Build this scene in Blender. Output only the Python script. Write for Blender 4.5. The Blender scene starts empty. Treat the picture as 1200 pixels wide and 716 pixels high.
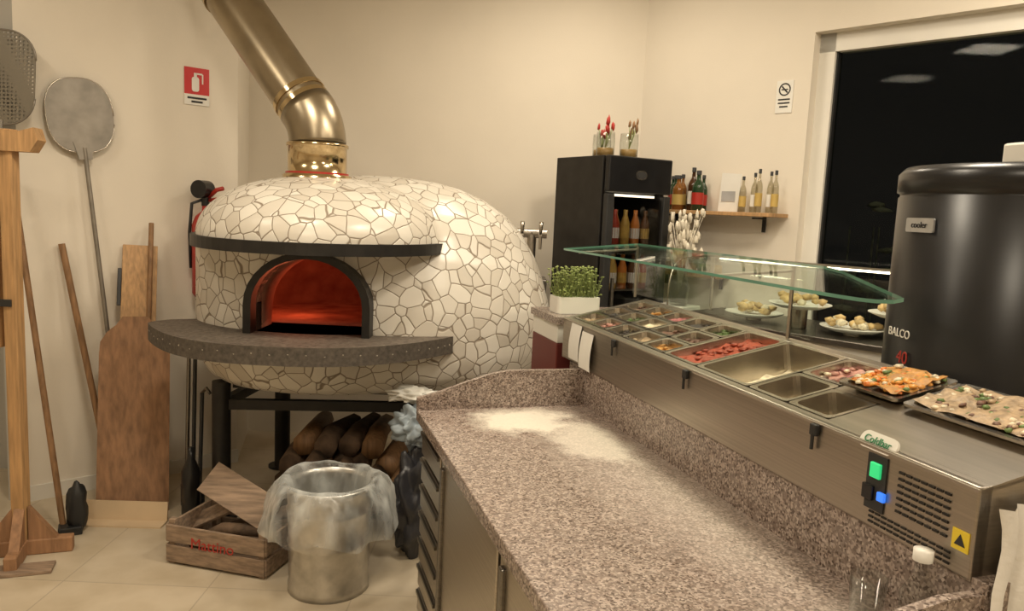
import bpy, bmesh, math, random
from mathutils import Vector, Matrix, noise
random.seed(7)
R17=math.radians(17)
bpy.context.scene.view_settings.view_transform='Standard'
# ---------------- materials ----------------
def nt(name):
    m=bpy.data.materials.new(name);m.use_nodes=True
    n=m.node_tree;b=n.nodes['Principled BSDF'];return m,n,b
def ramp(n,stops,interp='LINEAR'):
    r=n.nodes.new('ShaderNodeValToRGB');r.color_ramp.interpolation=interp
    e=r.color_ramp.elements
    while len(e)<len(stops): e.new(.5)
    for i,(p,c) in enumerate(stops): e[i].position=p;e[i].color=(*c,1)
    return r
def mat(name,col,rough=.5,metal=0,ns=8,na=.08,bump=0,bs=60,stretch=None,**kw):
    m,n,b=nt(name)
    tc=n.nodes.new('ShaderNodeTexCoord');mp=n.nodes.new('ShaderNodeMapping')
    n.links.new(tc.outputs['Object'],mp.inputs['Vector'])
    if stretch: mp.inputs['Scale'].default_value=stretch
    t=n.nodes.new('ShaderNodeTexNoise');t.inputs['Scale'].default_value=ns;t.inputs['Detail'].default_value=5
    n.links.new(mp.outputs[0],t.inputs['Vector'])
    r=ramp(n,[(.3,[c*(1-na) for c in col]),(.7,[min(1,c*(1+na)) for c in col])])
    n.links.new(t.outputs[0],r.inputs[0]);n.links.new(r.outputs[0],b.inputs['Base Color'])
    b.inputs['Roughness'].default_value=rough;b.inputs['Metallic'].default_value=metal
    for k,v in kw.items(): b.inputs[k.replace('_',' ')].default_value=v
    if bump:
        t2=n.nodes.new('ShaderNodeTexNoise');t2.inputs['Scale'].default_value=bs;t2.inputs['Detail'].default_value=4
        n.links.new(mp.outputs[0],t2.inputs['Vector'])
        bp=n.nodes.new('ShaderNodeBump');bp.inputs['Strength'].default_value=bump;bp.inputs['Distance'].default_value=.01
        n.links.new(t2.outputs[0],bp.inputs['Height']);n.links.new(bp.outputs[0],b.inputs['Normal'])
    return m
def m_mosaic():
    m,n,b=nt('mosaic_tile')
    tc=n.nodes.new('ShaderNodeTexCoord')
    nz=n.nodes.new('ShaderNodeTexNoise');nz.inputs['Scale'].default_value=5;n.links.new(tc.outputs['Object'],nz.inputs['Vector'])
    vm=n.nodes.new('ShaderNodeVectorMath');vm.operation='MULTIPLY_ADD';n.links.new(nz.outputs['Color'],vm.inputs[0]);vm.inputs[1].default_value=(.05,.05,.05);n.links.new(tc.outputs['Object'],vm.inputs[2])
    ve=n.nodes.new('ShaderNodeTexVoronoi');ve.feature='DISTANCE_TO_EDGE';ve.inputs['Scale'].default_value=13.5
    vc=n.nodes.new('ShaderNodeTexVoronoi');vc.feature='F1';vc.inputs['Scale'].default_value=13.5
    for v in(ve,vc): n.links.new(vm.outputs[0],v.inputs['Vector'])
    sp=n.nodes.new('ShaderNodeSeparateColor');n.links.new(vc.outputs['Color'],sp.inputs[0])
    rc=ramp(n,[(0,(.58,.53,.45)),(1,(.76,.72,.64))]);n.links.new(sp.outputs[0],rc.inputs[0])
    re=ramp(n,[(.016,(0,0,0)),(.034,(1,1,1))]);n.links.new(ve.outputs['Distance'],re.inputs[0])
    mx=n.nodes.new('ShaderNodeMix');mx.data_type='RGBA'
    n.links.new(re.outputs[0],mx.inputs[0]);mx.inputs[6].default_value=(.27,.22,.165,1);n.links.new(rc.outputs[0],mx.inputs[7])
    n.links.new(mx.outputs[2],b.inputs['Base Color'])
    rr=ramp(n,[(0,(.8,.8,.8)),(1,(.28,.28,.28))]);n.links.new(re.outputs[0],rr.inputs[0]);n.links.new(rr.outputs[0],b.inputs['Roughness'])
    r3=ramp(n,[(.0,(0,0,0)),(.05,(1,1,1))]);n.links.new(ve.outputs['Distance'],r3.inputs[0])
    bp=n.nodes.new('ShaderNodeBump');bp.inputs['Strength'].default_value=.45;bp.inputs['Distance'].default_value=.007
    n.links.new(r3.outputs[0],bp.inputs['Height']);n.links.new(bp.outputs[0],b.inputs['Normal'])
    return m
def m_granite(name,dark,mid,light,scale=170,rough=.25,flour=False):
    m,n,b=nt(name)
    tc=n.nodes.new('ShaderNodeTexCoord')
    v=n.nodes.new('ShaderNodeTexVoronoi');v.inputs['Scale'].default_value=scale
    n.links.new(tc.outputs['Object'],v.inputs['Vector'])
    sp=n.nodes.new('ShaderNodeSeparateColor');n.links.new(v.outputs['Color'],sp.inputs[0])
    r=ramp(n,[(0,dark),(.12,[c*.75 for c in mid]),(.3,mid),(.65,light),(.93,[min(1,c*1.2) for c in light])],'CONSTANT')
    n.links.new(sp.outputs[0],r.inputs[0])
    t=n.nodes.new('ShaderNodeTexNoise');t.inputs['Scale'].default_value=45;t.inputs['Detail'].default_value=4
    n.links.new(tc.outputs['Object'],t.inputs['Vector'])
    r2=ramp(n,[(.35,(.72,.67,.64)),(.6,(1,1,1))]);n.links.new(t.outputs[0],r2.inputs[0])
    mx=n.nodes.new('ShaderNodeMix');mx.data_type='RGBA';mx.blend_type='MULTIPLY';mx.inputs[0].default_value=.8
    n.links.new(r.outputs[0],mx.inputs[6]);n.links.new(r2.outputs[0],mx.inputs[7])
    out=mx.outputs[2]
    b.inputs['Roughness'].default_value=rough
    if flour:
        def mask(cx,cy,rx,ry,lo,hi,gain):
            mp=n.nodes.new('ShaderNodeMapping');mp.vector_type='POINT'
            mp.inputs['Location'].default_value=(-cx/rx,-cy/ry,-.87/.5);mp.inputs['Scale'].default_value=(1/rx,1/ry,2)
            n.links.new(tc.outputs['Object'],mp.inputs['Vector'])
            l=n.nodes.new('ShaderNodeVectorMath');l.operation='LENGTH';n.links.new(mp.outputs[0],l.inputs[0])
            nz=n.nodes.new('ShaderNodeTexNoise');nz.inputs['Scale'].default_value=9;nz.inputs['Detail'].default_value=8;nz.inputs['Roughness'].default_value=.7
            n.links.new(tc.outputs['Object'],nz.inputs['Vector'])
            a=n.nodes.new('ShaderNodeMath');a.operation='MULTIPLY_ADD';n.links.new(nz.outputs[0],a.inputs[0]);a.inputs[1].default_value=1.6
            n.links.new(l.outputs['Value'],a.inputs[2])
            rr=ramp(n,[(lo,(gain,)*3),(hi,(0,0,0))]);
            s=n.nodes.new('ShaderNodeMath');s.operation='MULTIPLY';s.inputs[1].default_value=.4;n.links.new(a.outputs[0],s.inputs[0])
            n.links.new(s.outputs[0],rr.inputs[0]);return rr.outputs[0]
        cur=None
        for args in ((.83,2.50,.20,.17,.55,.76,.85),(.97,2.22,.13,.26,.55,.76,.6),(.98,1.8,.17,.75,.4,.85,.22)):
            q=mask(*args)
            if cur is None: cur=q
            else:
                ad=n.nodes.new('ShaderNodeMath');ad.operation='MAXIMUM';n.links.new(cur,ad.inputs[0]);n.links.new(q,ad.inputs[1]);cur=ad.outputs[0]
        m3=n.nodes.new('ShaderNodeMix');m3.data_type='RGBA';n.links.new(cur,m3.inputs[0])
        n.links.new(out,m3.inputs[6]);m3.inputs[7].default_value=(.70,.65,.55,1);out=m3.outputs[2]
        rg=ramp(n,[(0,(rough,)*3),(.5,(.85,)*3)]);n.links.new(cur,rg.inputs[0]);n.links.new(rg.outputs[0],b.inputs['Roughness'])
    n.links.new(out,b.inputs['Base Color'])
    return m
def m_brick():
    m,n,b=nt('refractory_brick')
    tc=n.nodes.new('ShaderNodeTexCoord')
    t=n.nodes.new('ShaderNodeTexNoise');t.inputs['Scale'].default_value=9;t.inputs['Detail'].default_value=8;n.links.new(tc.outputs['Object'],t.inputs['Vector'])
    r=ramp(n,[(.3,(.26,.09,.055)),(.7,(.50,.24,.15))]);n.links.new(t.outputs[0],r.inputs[0]);n.links.new(r.outputs[0],b.inputs['Base Color'])
    b.inputs['Roughness'].default_value=.95;return m
def m_perf(name,col):
    m,n,b=nt(name);b.inputs['Base Color'].default_value=(*col,1);b.inputs['Metallic'].default_value=.8;b.inputs['Roughness'].default_value=.42
    tc=n.nodes.new('ShaderNodeTexCoord')
    v=n.nodes.new('ShaderNodeTexVoronoi');v.inputs['Scale'].default_value=55;v.inputs['Randomness'].default_value=.0
    n.links.new(tc.outputs['Object'],v.inputs['Vector'])
    r=ramp(n,[(.30,(0,0,0)),(.36,(1,1,1))]);n.links.new(v.outputs['Distance'],r.inputs[0]);n.links.new(r.outputs[0],b.inputs['Alpha'])
    return m
def m_glass(name,col=(1,1,1),rough=.0,base=.03,gain=.8,power=4):
    m=bpy.data.materials.new(name);m.use_nodes=True;n=m.node_tree;n.nodes.clear()
    o=n.nodes.new('ShaderNodeOutputMaterial');t=n.nodes.new('ShaderNodeBsdfTransparent');t.inputs[0].default_value=(*col,1)
    g=n.nodes.new('ShaderNodeBsdfGlossy');g.inputs['Roughness'].default_value=rough
    lw=n.nodes.new('ShaderNodeLayerWeight');lw.inputs[0].default_value=.5
    p=n.nodes.new('ShaderNodeMath');p.operation='POWER';p.inputs[1].default_value=power;n.links.new(lw.outputs['Facing'],p.inputs[0])
    q=n.nodes.new('ShaderNodeMath');q.operation='MULTIPLY_ADD';q.inputs[1].default_value=gain;q.inputs[2].default_value=base;n.links.new(p.outputs[0],q.inputs[0])
    x=n.nodes.new('ShaderNodeMixShader');n.links.new(q.outputs[0],x.inputs[0]);n.links.new(t.outputs[0],x.inputs[1]);n.links.new(g.outputs[0],x.inputs[2])
    n.links.new(x.outputs[0],o.inputs[0]);return m
def m_film(name,col,lo,hi,rough=.3):
    m=bpy.data.materials.new(name);m.use_nodes=True;n=m.node_tree
    b=n.nodes['Principled BSDF'];b.inputs['Base Color'].default_value=(*col,1);b.inputs['Roughness'].default_value=rough
    tc=n.nodes.new('ShaderNodeTexCoord');mp=n.nodes.new('ShaderNodeMapping');mp.inputs['Scale'].default_value=(1,1,.35);n.links.new(tc.outputs['Object'],mp.inputs['Vector'])
    t=n.nodes.new('ShaderNodeTexNoise');t.inputs['Scale'].default_value=16;t.inputs['Detail'].default_value=2
    n.links.new(mp.outputs[0],t.inputs['Vector'])
    lw=n.nodes.new('ShaderNodeLayerWeight');lw.inputs[0].default_value=.4
    a=n.nodes.new('ShaderNodeMath');a.operation='MULTIPLY_ADD';a.inputs[1].default_value=.5;n.links.new(lw.outputs['Facing'],a.inputs[0]);n.links.new(t.outputs[0],a.inputs[2])
    r=ramp(n,[(.45,(lo,)*3),(1.0,(hi,)*3)]);n.links.new(a.outputs[0],r.inputs[0]);n.links.new(r.outputs[0],b.inputs['Alpha'])
    bp=n.nodes.new('ShaderNodeBump');bp.inputs['Strength'].default_value=.5;bp.inputs['Distance'].default_value=.02
    n.links.new(t.outputs[0],bp.inputs['Height']);n.links.new(bp.outputs[0],b.inputs['Normal'])
    return m
WALL=mat('wall_paint',(.77,.705,.60),.9,ns=2,na=.03,bump=.08,bs=150)
WALLG=mat('wall_grey',(.42,.40,.36),.9,ns=2,na=.03)  # darker, greyer tone for the walls past the left corner
CEIL=mat('ceiling_paint',(.8,.76,.68),.9,ns=2,na=.02)
WHITE=mat('white_lacquer',(.74,.71,.64),.45,ns=3,na=.03)
MOS=m_mosaic();BRICK=m_brick()
GRAN=m_granite('pink_granite',(.11,.08,.065),(.255,.20,.17),(.39,.32,.275),scale=200,flour=True)
GRAN2=m_granite('pink_granite_plain',(.11,.08,.065),(.255,.20,.17),(.39,.32,.275),scale=200)
SLAB=m_granite('ledge_stone',(.10,.08,.062),(.13,.106,.082),(.15,.124,.098),scale=60,rough=.7)
SLABS=mat('ledge_stone_edge',(.085,.07,.055),.7,ns=60,na=.35)
STUD=mat('ledge_stone_chip',(.32,.28,.22),.6,ns=60,na=.3)
STEEL=mat('brushed_steel',(.44,.40,.345),.32,1,ns=30,na=.1,stretch=(1,.05,8),bump=.02)
STEELD=mat('dark_steel',(.20,.185,.165),.38,1,ns=30,na=.15,stretch=(1,.05,8))
STEELP=mat('pan_steel',(.52,.48,.42),.24,1,ns=20,na=.1)
FLUE=mat('flue_steel',(.36,.30,.21),.32,1,ns=5,na=.15)
FLUEP=mat('flue_collar_polished',(.58,.45,.26),.16,1,ns=5,na=.1)
ALU=mat('peel_aluminium',(.27,.245,.21),.5,.75,ns=12,na=.18)
BLK=mat('black_metal',(.02,.018,.016),.45,.3,ns=12,na=.3)
BLKG=mat('black_gloss',(.009,.009,.010),.3,0,ns=12,na=.3)
BLKP=mat('black_plastic',(.02,.02,.02),.5,0,ns=12,na=.3)
WOOD=mat('pine_wood',(.46,.27,.12),.55,ns=6,na=.25,stretch=(12,12,1),bump=.1)
WOODD=mat('dark_wood',(.25,.135,.06),.6,ns=6,na=.3,stretch=(10,10,1),bump=.1)
WOODP=mat('peel_wood',(.30,.16,.08),.65,ns=5,na=.3,stretch=(8,8,1),bump=.1)
WOODC=mat('crate_wood',(.27,.19,.13),.7,ns=7,na=.35,stretch=(1,8,10),bump=.2)
CARD=mat('cardboard',(.60,.46,.30),.8,ns=4,na=.1)
LOG=mat('firewood',(.12,.075,.045),.85,ns=12,na=.45,bump=.4)
GALV=mat('galvanised_steel',(.50,.48,.44),.35,.9,ns=18,na=.18,bump=.05)
BAG=m_film('clear_plastic_bag',(.70,.72,.70),.08,.75,.2)
BLUEP=mat('bluish_plastic',(.30,.35,.39),.35,ns=12,na=.45,bump=.5,bs=20)
DKBAG=mat('dark_bag',(.035,.035,.04),.35,ns=10,na=.3,bump=.5,bs=15)
RED=mat('red_enamel',(.40,.03,.02),.35,ns=5,na=.1)
REDD=mat('dark_red_laminate',(.14,.025,.02),.5,ns=5,na=.1)
SIGNR=mat('sign_red',(.55,.03,.03),.4,ns=5,na=.05)
PAPER=mat('paper',(.80,.78,.72),.8,ns=10,na=.03)
INK=mat('ink',(.03,.03,.03),.7,ns=10,na=.1)
GRY=mat('grey_print',(.4,.4,.4),.6,ns=10,na=.1)
GLASSG=m_glass('sheet_glass',(.93,.97,.94),base=.05,gain=.45,power=4);GEDGE=mat('glass_edge',(.13,.30,.22),.15,ns=6,na=.2)
GLASSC=m_glass('clear_glass',(.93,.94,.93));GLASSN=m_glass('window_glass',(.6,.62,.6),rough=.02,base=.003,gain=.02)
CLOTH=mat('white_cloth',(.78,.75,.69),.9,ns=6,na=.06,bump=.2)
def emis(name,c,s):
    m,n,b=nt(name);b.inputs['Base Color'].default_value=(*c,1);b.inputs['Emission Color'].default_value=(*c,1);b.inputs['Emission Strength'].default_value=s;return m
def m_floor():
    m,n,b=nt('floor_tile')
    tc=n.nodes.new('ShaderNodeTexCoord');br=n.nodes.new('ShaderNodeTexBrick');br.offset=0
    n.links.new(tc.outputs['Object'],br.inputs['Vector'])
    br.inputs['Scale'].default_value=1;br.inputs['Brick Width'].default_value=.6;br.inputs['Row Height'].default_value=.6
    br.inputs['Mortar Size'].default_value=.003
    br.inputs['Color1'].default_value=(.60,.51,.38,1);br.inputs['Color2'].default_value=(.57,.49,.37,1);br.inputs['Mortar'].default_value=(.45,.38,.29,1)
    t=n.nodes.new('ShaderNodeTexNoise');t.inputs['Scale'].default_value=5;t.inputs['Detail'].default_value=8;n.links.new(tc.outputs['Object'],t.inputs['Vector'])
    r=ramp(n,[(.3,(.80,.77,.71)),(.65,(1,1,1))]);n.links.new(t.outputs[0],r.inputs[0])
    mx=n.nodes.new('ShaderNodeMix');mx.data_type='RGBA';mx.blend_type='MULTIPLY';mx.inputs[0].default_value=1
    n.links.new(br.outputs[0],mx.inputs[6]);n.links.new(r.outputs[0],mx.inputs[7]);n.links.new(mx.outputs[2],b.inputs['Base Color'])
    b.inputs['Roughness'].default_value=.42;return m
FLOOR=m_floor()
# ---------------- mesh builder ----------------
class MB:
    def __init__(s,name): s.name=name;s.bm=bmesh.new();s.mats=[];s.M=Matrix()
    def mi(s,m):
        if m not in s.mats: s.mats.append(m)
        return s.mats.index(m)
    def add(s,vs,fs,m,smooth=False,T=None):
        i=s.mi(m);A=s.M@(T or Matrix())
        bv=[s.bm.verts.new(A@Vector(v)) for v in vs]
        for f in fs:
            try:
                q=s.bm.faces.new([bv[k] for k in f]);q.material_index=i;q.smooth=smooth
            except ValueError: pass
    def box(s,c,d,m,bev=0,T=None):
        t=bmesh.new();bmesh.ops.create_cube(t,size=1)
        for v in t.verts: v.co=Vector((v.co.x*d[0]+c[0],v.co.y*d[1]+c[1],v.co.z*d[2]+c[2]))
        if bev: bmesh.ops.bevel(t,geom=t.edges[:],offset=bev,segments=2,profile=.5,affect='EDGES')
        t.verts.index_update()
        s.add([v.co.copy() for v in t.verts],[[v.index for v in f.verts] for f in t.faces],m,False,T);t.free()
    def cyl(s,p0,p1,r0,m,r1=None,seg=20,caps=True):
        r1=r0 if r1 is None else r1;p0=Vector(p0);p1=Vector(p1);z=(p1-p0).normalized()
        x=z.orthogonal().normalized();y=z.cross(x)
        vs=[];fs=[]
        for p,r in((p0,r0),(p1,r1)):
            for k in range(seg):
                a=2*math.pi*k/seg;vs.append(p+x*r*math.cos(a)+y*r*math.sin(a))
        for k in range(seg): fs.append([k,(k+1)%seg,seg+(k+1)%seg,seg+k])
        s.add(vs,fs,m,True)
        if caps: s.add(vs,[list(range(seg))[::-1],list(range(seg,2*seg))],m)
    def tube(s,pts,r,m,seg=12):
        pts=[Vector(p) for p in pts];rs=r if isinstance(r,(list,tuple)) else [r]*len(pts)
        vs=[];fs=[];x=None
        for i,p in enumerate(pts):
            d=(pts[min(i+1,len(pts)-1)]-pts[max(i-1,0)]).normalized()
            x=(d.orthogonal() if x is None else x-d*x.dot(d)).normalized();y=d.cross(x)
            for k in range(seg):
                a=2*math.pi*k/seg;vs.append(p+(x*math.cos(a)+y*math.sin(a))*rs[i])
        for i in range(len(pts)-1):
            for k in range(seg):
                a=i*seg+k;b=i*seg+(k+1)%seg;fs.append([a,b,b+seg,a+seg])
        fs.append(list(range(seg))[::-1]);fs.append(list(range(len(vs)-seg,len(vs))))
        s.add(vs,fs,m,True)
    def lathe(s,prof,c,m,seg=40,sx=1,sy=1,smooth=True,cap=False,fn=None):
        vs=[];fs=[]
        for r,z in prof:
            for k in range(seg):
                a=2*math.pi*k/seg;rr=r*(fn(a,z) if fn else 1)
                vs.append((c[0]+rr*sx*math.cos(a),c[1]+rr*sy*math.sin(a),c[2]+z))
        for i in range(len(prof)-1):
            for k in range(seg):
                a=i*seg+k;b=i*seg+(k+1)%seg;fs.append([a,b,b+seg,a+seg])
        if cap: fs.append(list(range(seg))[::-1]);fs.append(list(range(len(vs)-seg,len(vs))))
        s.add(vs,fs,m,smooth)
    def prism(s,poly,z0,z1,m,T=None,smooth=False,side=None):
        n=len(poly);vs=[(x,y,z0) for x,y in poly]+[(x,y,z1) for x,y in poly]
        fs=[[k,(k+1)%n,n+(k+1)%n,n+k] for k in range(n)]
        if side:
            s.add(vs,[list(range(n))[::-1],list(range(n,2*n))],m,False,T);s.add(vs,fs,side,smooth,T)
        else: s.add(vs,fs+[list(range(n))[::-1],list(range(n,2*n))],m,smooth,T)
    def blob(s,c,d,m,seed=0,amt=.2,sub=2,T=None,fr=2):
        t=bmesh.new();bmesh.ops.create_icosphere(t,subdivisions=sub,radius=1)
        vs=[]
        for v in t.verts:
            k=1+amt*noise.noise(v.co*fr+Vector((seed*7.3,seed*3.1,0)))*2
            if sub>3: k+=amt*.5*abs(noise.noise(v.co*fr*2.7+Vector((seed,0,3))))
            vs.append((c[0]+v.co.x*d[0]*k,c[1]+v.co.y*d[1]*k,c[2]+v.co.z*d[2]*k))
        t.verts.index_update()
        s.add(vs,[[v.index for v in f.verts] for f in t.faces],m,True,T);t.free()
    def done(s,parent=None,rz=0,recalc=True):
        if recalc: bmesh.ops.recalc_face_normals(s.bm,faces=s.bm.faces[:])
        me=bpy.data.meshes.new(s.name);s.bm.to_mesh(me);s.bm.free()
        for m in s.mats: me.materials.append(m)
        o=bpy.data.objects.new(s.name,me);bpy.context.collection.objects.link(o);o.rotation_euler.z=rz
        if parent: o.parent=parent
        return o
def empty(name):
    e=bpy.data.objects.new(name,None);bpy.context.collection.objects.link(e);return e
def frame(P0,P1,Y):
    P0=Vector(P0);Z=(Vector(P1)-P0).normalized();Y=Vector(Y);Y=(Y-Z*Y.dot(Z)).normalized();X=Y.cross(Z)
    m=Matrix((X,Y,Z)).transposed().to_4x4();m.translation=P0;return m
def rrect(cx,cy,w,h,r,n=6):
    o=[]
    for (sx,sy,a0) in((1,1,0),(-1,1,90),(-1,-1,180),(1,-1,270)):
        for k in range(n+1):
            a=math.radians(a0+90*k/n);o.append((cx+sx*(w/2-r)+abs(r)*math.cos(a),cy+sy*(h/2-r)+r*math.sin(a)))
    return o
XZ=Matrix(((1,0,0,0),(0,0,-1,0),(0,1,0,0),(0,0,0,1)))
def text(body,size,M4,m,parent,name,ext=.0008):
    c=bpy.data.curves.new(name,'FONT');c.body=body;c.size=size;c.align_x='CENTER';c.align_y='CENTER';c.extrude=ext
    o=bpy.data.objects.new(name,c);bpy.context.collection.objects.link(o);c.materials.append(m);o.matrix_world=M4
    if parent: o.parent=parent
    return o
def face_mat(P,Xdir,Zup=(0,0,1)):
    X=Vector(Xdir).normalized();Y=Vector(Zup);Y=(Y-X*Y.dot(X)).normalized();Z=X.cross(Y)
    m=Matrix((X,Y,Z)).transposed().to_4x4();m.translation=Vector(P);return m
# ---------------- camera ----------------
cam=bpy.data.objects.new('camera',bpy.data.cameras.new('camera'));bpy.context.collection.objects.link(cam)
cam.data.lens=27;cam.data.sensor_width=36;cam.data.clip_start=.05
cam.matrix_world=Matrix.Translation((0,0,1.6))@Matrix.Rotation(math.radians(90-7.03),4,'X')@Matrix.Rotation(math.radians(2.6),4,'Z')
bpy.context.scene.camera=cam
# ---------------- room ----------------
H=3.25
def wall(name,p,q,m=WALL,z0=0,z1=H,th=.12,side=1):
    p=Vector((*p,0));q=Vector((*q,0));d=(q-p).normalized();nrm=Vector((-d.y,d.x,0))*side*th
    b=MB(name);vs=[p,q,q+nrm,p+nrm]
    b.prism([(v.x,v.y) for v in vs],z0,z1,m);return b.done()
WL0=(-2.45,3.80);WL1=(-1.64,4.55)
C0=Vector((.8,5.2));Wd=Vector((.6919,-.722)).normalized();Wn=Vector((Wd.y,-Wd.x))
if Wn.y>0: Wn=-Wn
def W(t,off=0): p=C0+Wd*t+Wn*off;return p
wall('wall_left',WL0,WL1)
wall('wall_recess',(-1.64,4.55),(-1.80,5.2),th=.1,side=1)
wall('wall_back',(-1.8,5.2),(.8,5.2))
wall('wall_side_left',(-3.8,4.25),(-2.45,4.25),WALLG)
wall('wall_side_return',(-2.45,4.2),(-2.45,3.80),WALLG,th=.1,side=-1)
wall('wall_far_left',(-3.8,-2.2),(-3.8,4.25))
wall('wall_near',(4.6,-2.2),(-3.8,-2.2))
pe=W(5.3)
wall('wall_right',(pe.x,pe.y),(pe.x,-2.2))
wt0,wt1,wz0,wz1=1.148,4.2,.35,2.645
b=MB('wall_window')
def wseg(b,t0,t1,z0,z1,m,o0=-.25,o1=0):
    vs=[W(t0,o1),W(t1,o1),W(t1,o0),W(t0,o0)];b.prism([(v.x,v.y) for v in vs],z0,z1,m)
wseg(b,0,wt0,0,H,WALL);wseg(b,wt1,5.4,0,H,WALL);wseg(b,wt0,wt1,wz1,H,WALL);wseg(b,wt0,wt1,0,wz0,WALL)
b.done()
b=MB('window_1')
f0,f1=-.16,-.07
wseg(b,wt0,wt0+.09,wz0,wz1,WHITE,f0,f1);wseg(b,wt1-.09,wt1,wz0,wz1,WHITE,f0,f1)
wseg(b,wt0,wt1,wz1-.10,wz1,WHITE,f0,f1);wseg(b,wt0,wt1,wz0,wz0+.1,WHITE,f0,f1)
wseg(b,wt0+.085,wt0+.10,wz0+.1,wz1-.1,BLKP,f0+.02,f1-.02)
wseg(b,wt0+.09,wt1-.09,wz0+.1,wz1-.1,GLASSN,-.125,-.118)
b.done()
SHR=mat('garden_leaf',(.22,.23,.16),.8,ns=30,na=.5)
b=MB('garden_shrub')
for k in range(160):
    t=random.uniform(.9,3.4);o=random.uniform(-1.5,-.8);p=W(t,o);b.blob((p.x,p.y,random.uniform(.5,1.75)),(.07,.07,.02),SHR,k,.4,1)
for k in range(20):
    p=W(random.uniform(.9,3.4),random.uniform(-1.5,-.8));b.cyl((p.x,p.y,-.02),(p.x,p.y,1.6),.006,SHR,seg=5)
b.done()
b=MB('ground');b.M=Matrix.Translation((*W(2.8,-1.9),-.06))@Matrix.Rotation(math.atan2(Wd.y,Wd.x),4,'Z');b.box((0,0,0),(7,3.2,.08),SHR);b.done()
b=MB('floor');b.box((0,1.5,-.05),(9.5,8.5,.1),FLOOR);b.done()
b=MB('ceiling');b.box((0,1.5,H+.05),(9.5,8.5,.1),CEIL);b.done()
b=MB('baseboard_left')
d=(Vector(WL1)-Vector(WL0)).normalized();nr=Vector((d.y,-d.x))
vs=[Vector(WL0)+nr*.001,Vector(WL1)+nr*.001,Vector(WL1)+nr*.014,Vector(WL0)+nr*.014];b.prism([tuple(v) for v in vs],0.0,.08,WHITE);b.done()
# ---------------- oven ----------------
oven=empty('pizza_oven')
cx,cy=-.735,4.15
b=MB('oven_body')
prof=[(.01,.69),(.74,.69),(.82,.72),(.89,.78),(.925,.87),(.94,1.0),(.935,1.1),(.90,1.22),(.855,1.34),(.775,1.47),(.685,1.565),(.565,1.645),(.43,1.70),(.29,1.732),(.14,1.748),(.01,1.75)]
b.lathe(prof,(cx,cy,0),MOS,64,1,.705,cap=True)
b.lathe([(.01,.69),(.80,.69),(.9,.73),(.97,.8),(1,.88),(1,1.42),(.01,1.42)],(-.95,3.95,0),MOS,64,.66,.5,cap=True)
HX,HRX=-.940,.60
hp=[(.01,1.385),(1,1.385),(1,1.43)]+[(math.cos(a)**.85 if math.cos(a)>0 else .01,1.43+.295*math.sin(a)) for a in [math.radians(x) for x in range(8,90,8)]]+[(.01,1.725)]
b.lathe(hp,(HX,3.85,0),MOS,64,HRX,.68,cap=True)
body=b.done(oven)
md=body.modifiers.new('r','REMESH');md.mode='VOXEL';md.voxel_size=.014;md.use_smooth_shade=True
md=body.modifiers.new('s','SMOOTH');md.factor=.6;md.iterations=5
AX=-.92
def arch(hw,zs,zt,n=16,z0=1.0):
    pts=[(AX-hw,z0)]+[(AX-hw*math.cos(math.pi*k/n),zs+(zt-zs)*math.sin(math.pi*k/n)) for k in range(n+1)]+[(AX+hw,z0)]
    return pts[::-1]
b=MB('c1');b.prism(arch(.25,1.13,1.345),-4.15,-2.9,BRICK,T=XZ);c1=b.done()
b=MB('c2');b.lathe([(.01,1.0),(1,1.0)]+[(math.cos(a),1+.40*math.sin(a)) for a in [math.radians(x) for x in range(6,90,7)]]+[(.01,1.4)],(-.85,4.15,0),BRICK,48,.68,.50,cap=True);c2=b.done()
for c in(c1,c2):
    md=body.modifiers.new('b','BOOLEAN');md.object=c;md.operation='DIFFERENCE';md.solver='EXACT'
dg=bpy.context.evaluated_depsgraph_get();me=bpy.data.meshes.new_from_object(body.evaluated_get(dg))
body.modifiers.clear();body.data=me
me.materials.clear();me.materials.append(MOS);me.materials.append(BRICK)
for p in me.polygons:
    c=p.center
    e=((c.x+.85)/.69)**2+((c.y-4.15)/.51)**2+((c.z-1)/.41)**2
    ina=abs(c.x-AX)<.2535 and .995<c.z<1.349 and c.y<4.2 and (c.z<1.135 or ((c.x-AX)/.254)**2+((c.z-1.13)/.219)**2<1.0)
    intun=ina and (abs(p.normal.y)<.35)
    if (e<1.03 and c.z>.99) or intun: p.material_index=1
    else: p.material_index=0
    p.use_smooth=True
for c in(c1,c2): bpy.data.objects.remove(c)
b=MB('hood_rim')
vs=[];fs=[];N=48
for k in range(N+1):
    a=math.radians(168+204*k/N)
    for (e,z) in((-.02,1.378),(.022,1.378),(.022,1.43),(-.02,1.43)):
        vs.append((HX+(HRX+e)*math.cos(a),3.85+(.68+e)*math.sin(a),z))
for k in range(N):
    for j in range(4): fs.append([k*4+j,k*4+(j+1)%4,k*4+4+(j+1)%4,k*4+4+j])
b.add(vs,fs,BLK,False)
b.done(oven)
b=MB('arch_frame')
o=arch(.285,1.13,1.375,z0=1.0);i=arch(.25,1.13,1.345,z0=1.0);n=len(o)
vs=[(x,3.405,z) for x,z in o]+[(x,3.405,z) for x,z in i]+[(x,3.56,z) for x,z in o]+[(x,3.56,z) for x,z in i]
fs=[]
for k in range(n-1):
    fs+= [[k,k+1,n+k+1,n+k],[k,k+1,2*n+k+1,2*n+k],[n+k,n+k+1,3*n+k+1,3*n+k]]
b.add(vs,fs,BLK)
b.done(oven)
b=MB('stone_ledge')
pts=[]
for k in range(61):
    t=math.cos(math.pi*k/60)
    pts.append((-.99-.72*t*1.0,3.57-.46*(1-abs(t)**2.6)))
poly=pts+[(-.275,3.62),(-.32,3.68),(-.42,3.74),(-1.54,3.76),(-1.66,3.70),(-1.705,3.63)]
b.prism(poly,.92,1.0,SLAB,side=SLABS)
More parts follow.
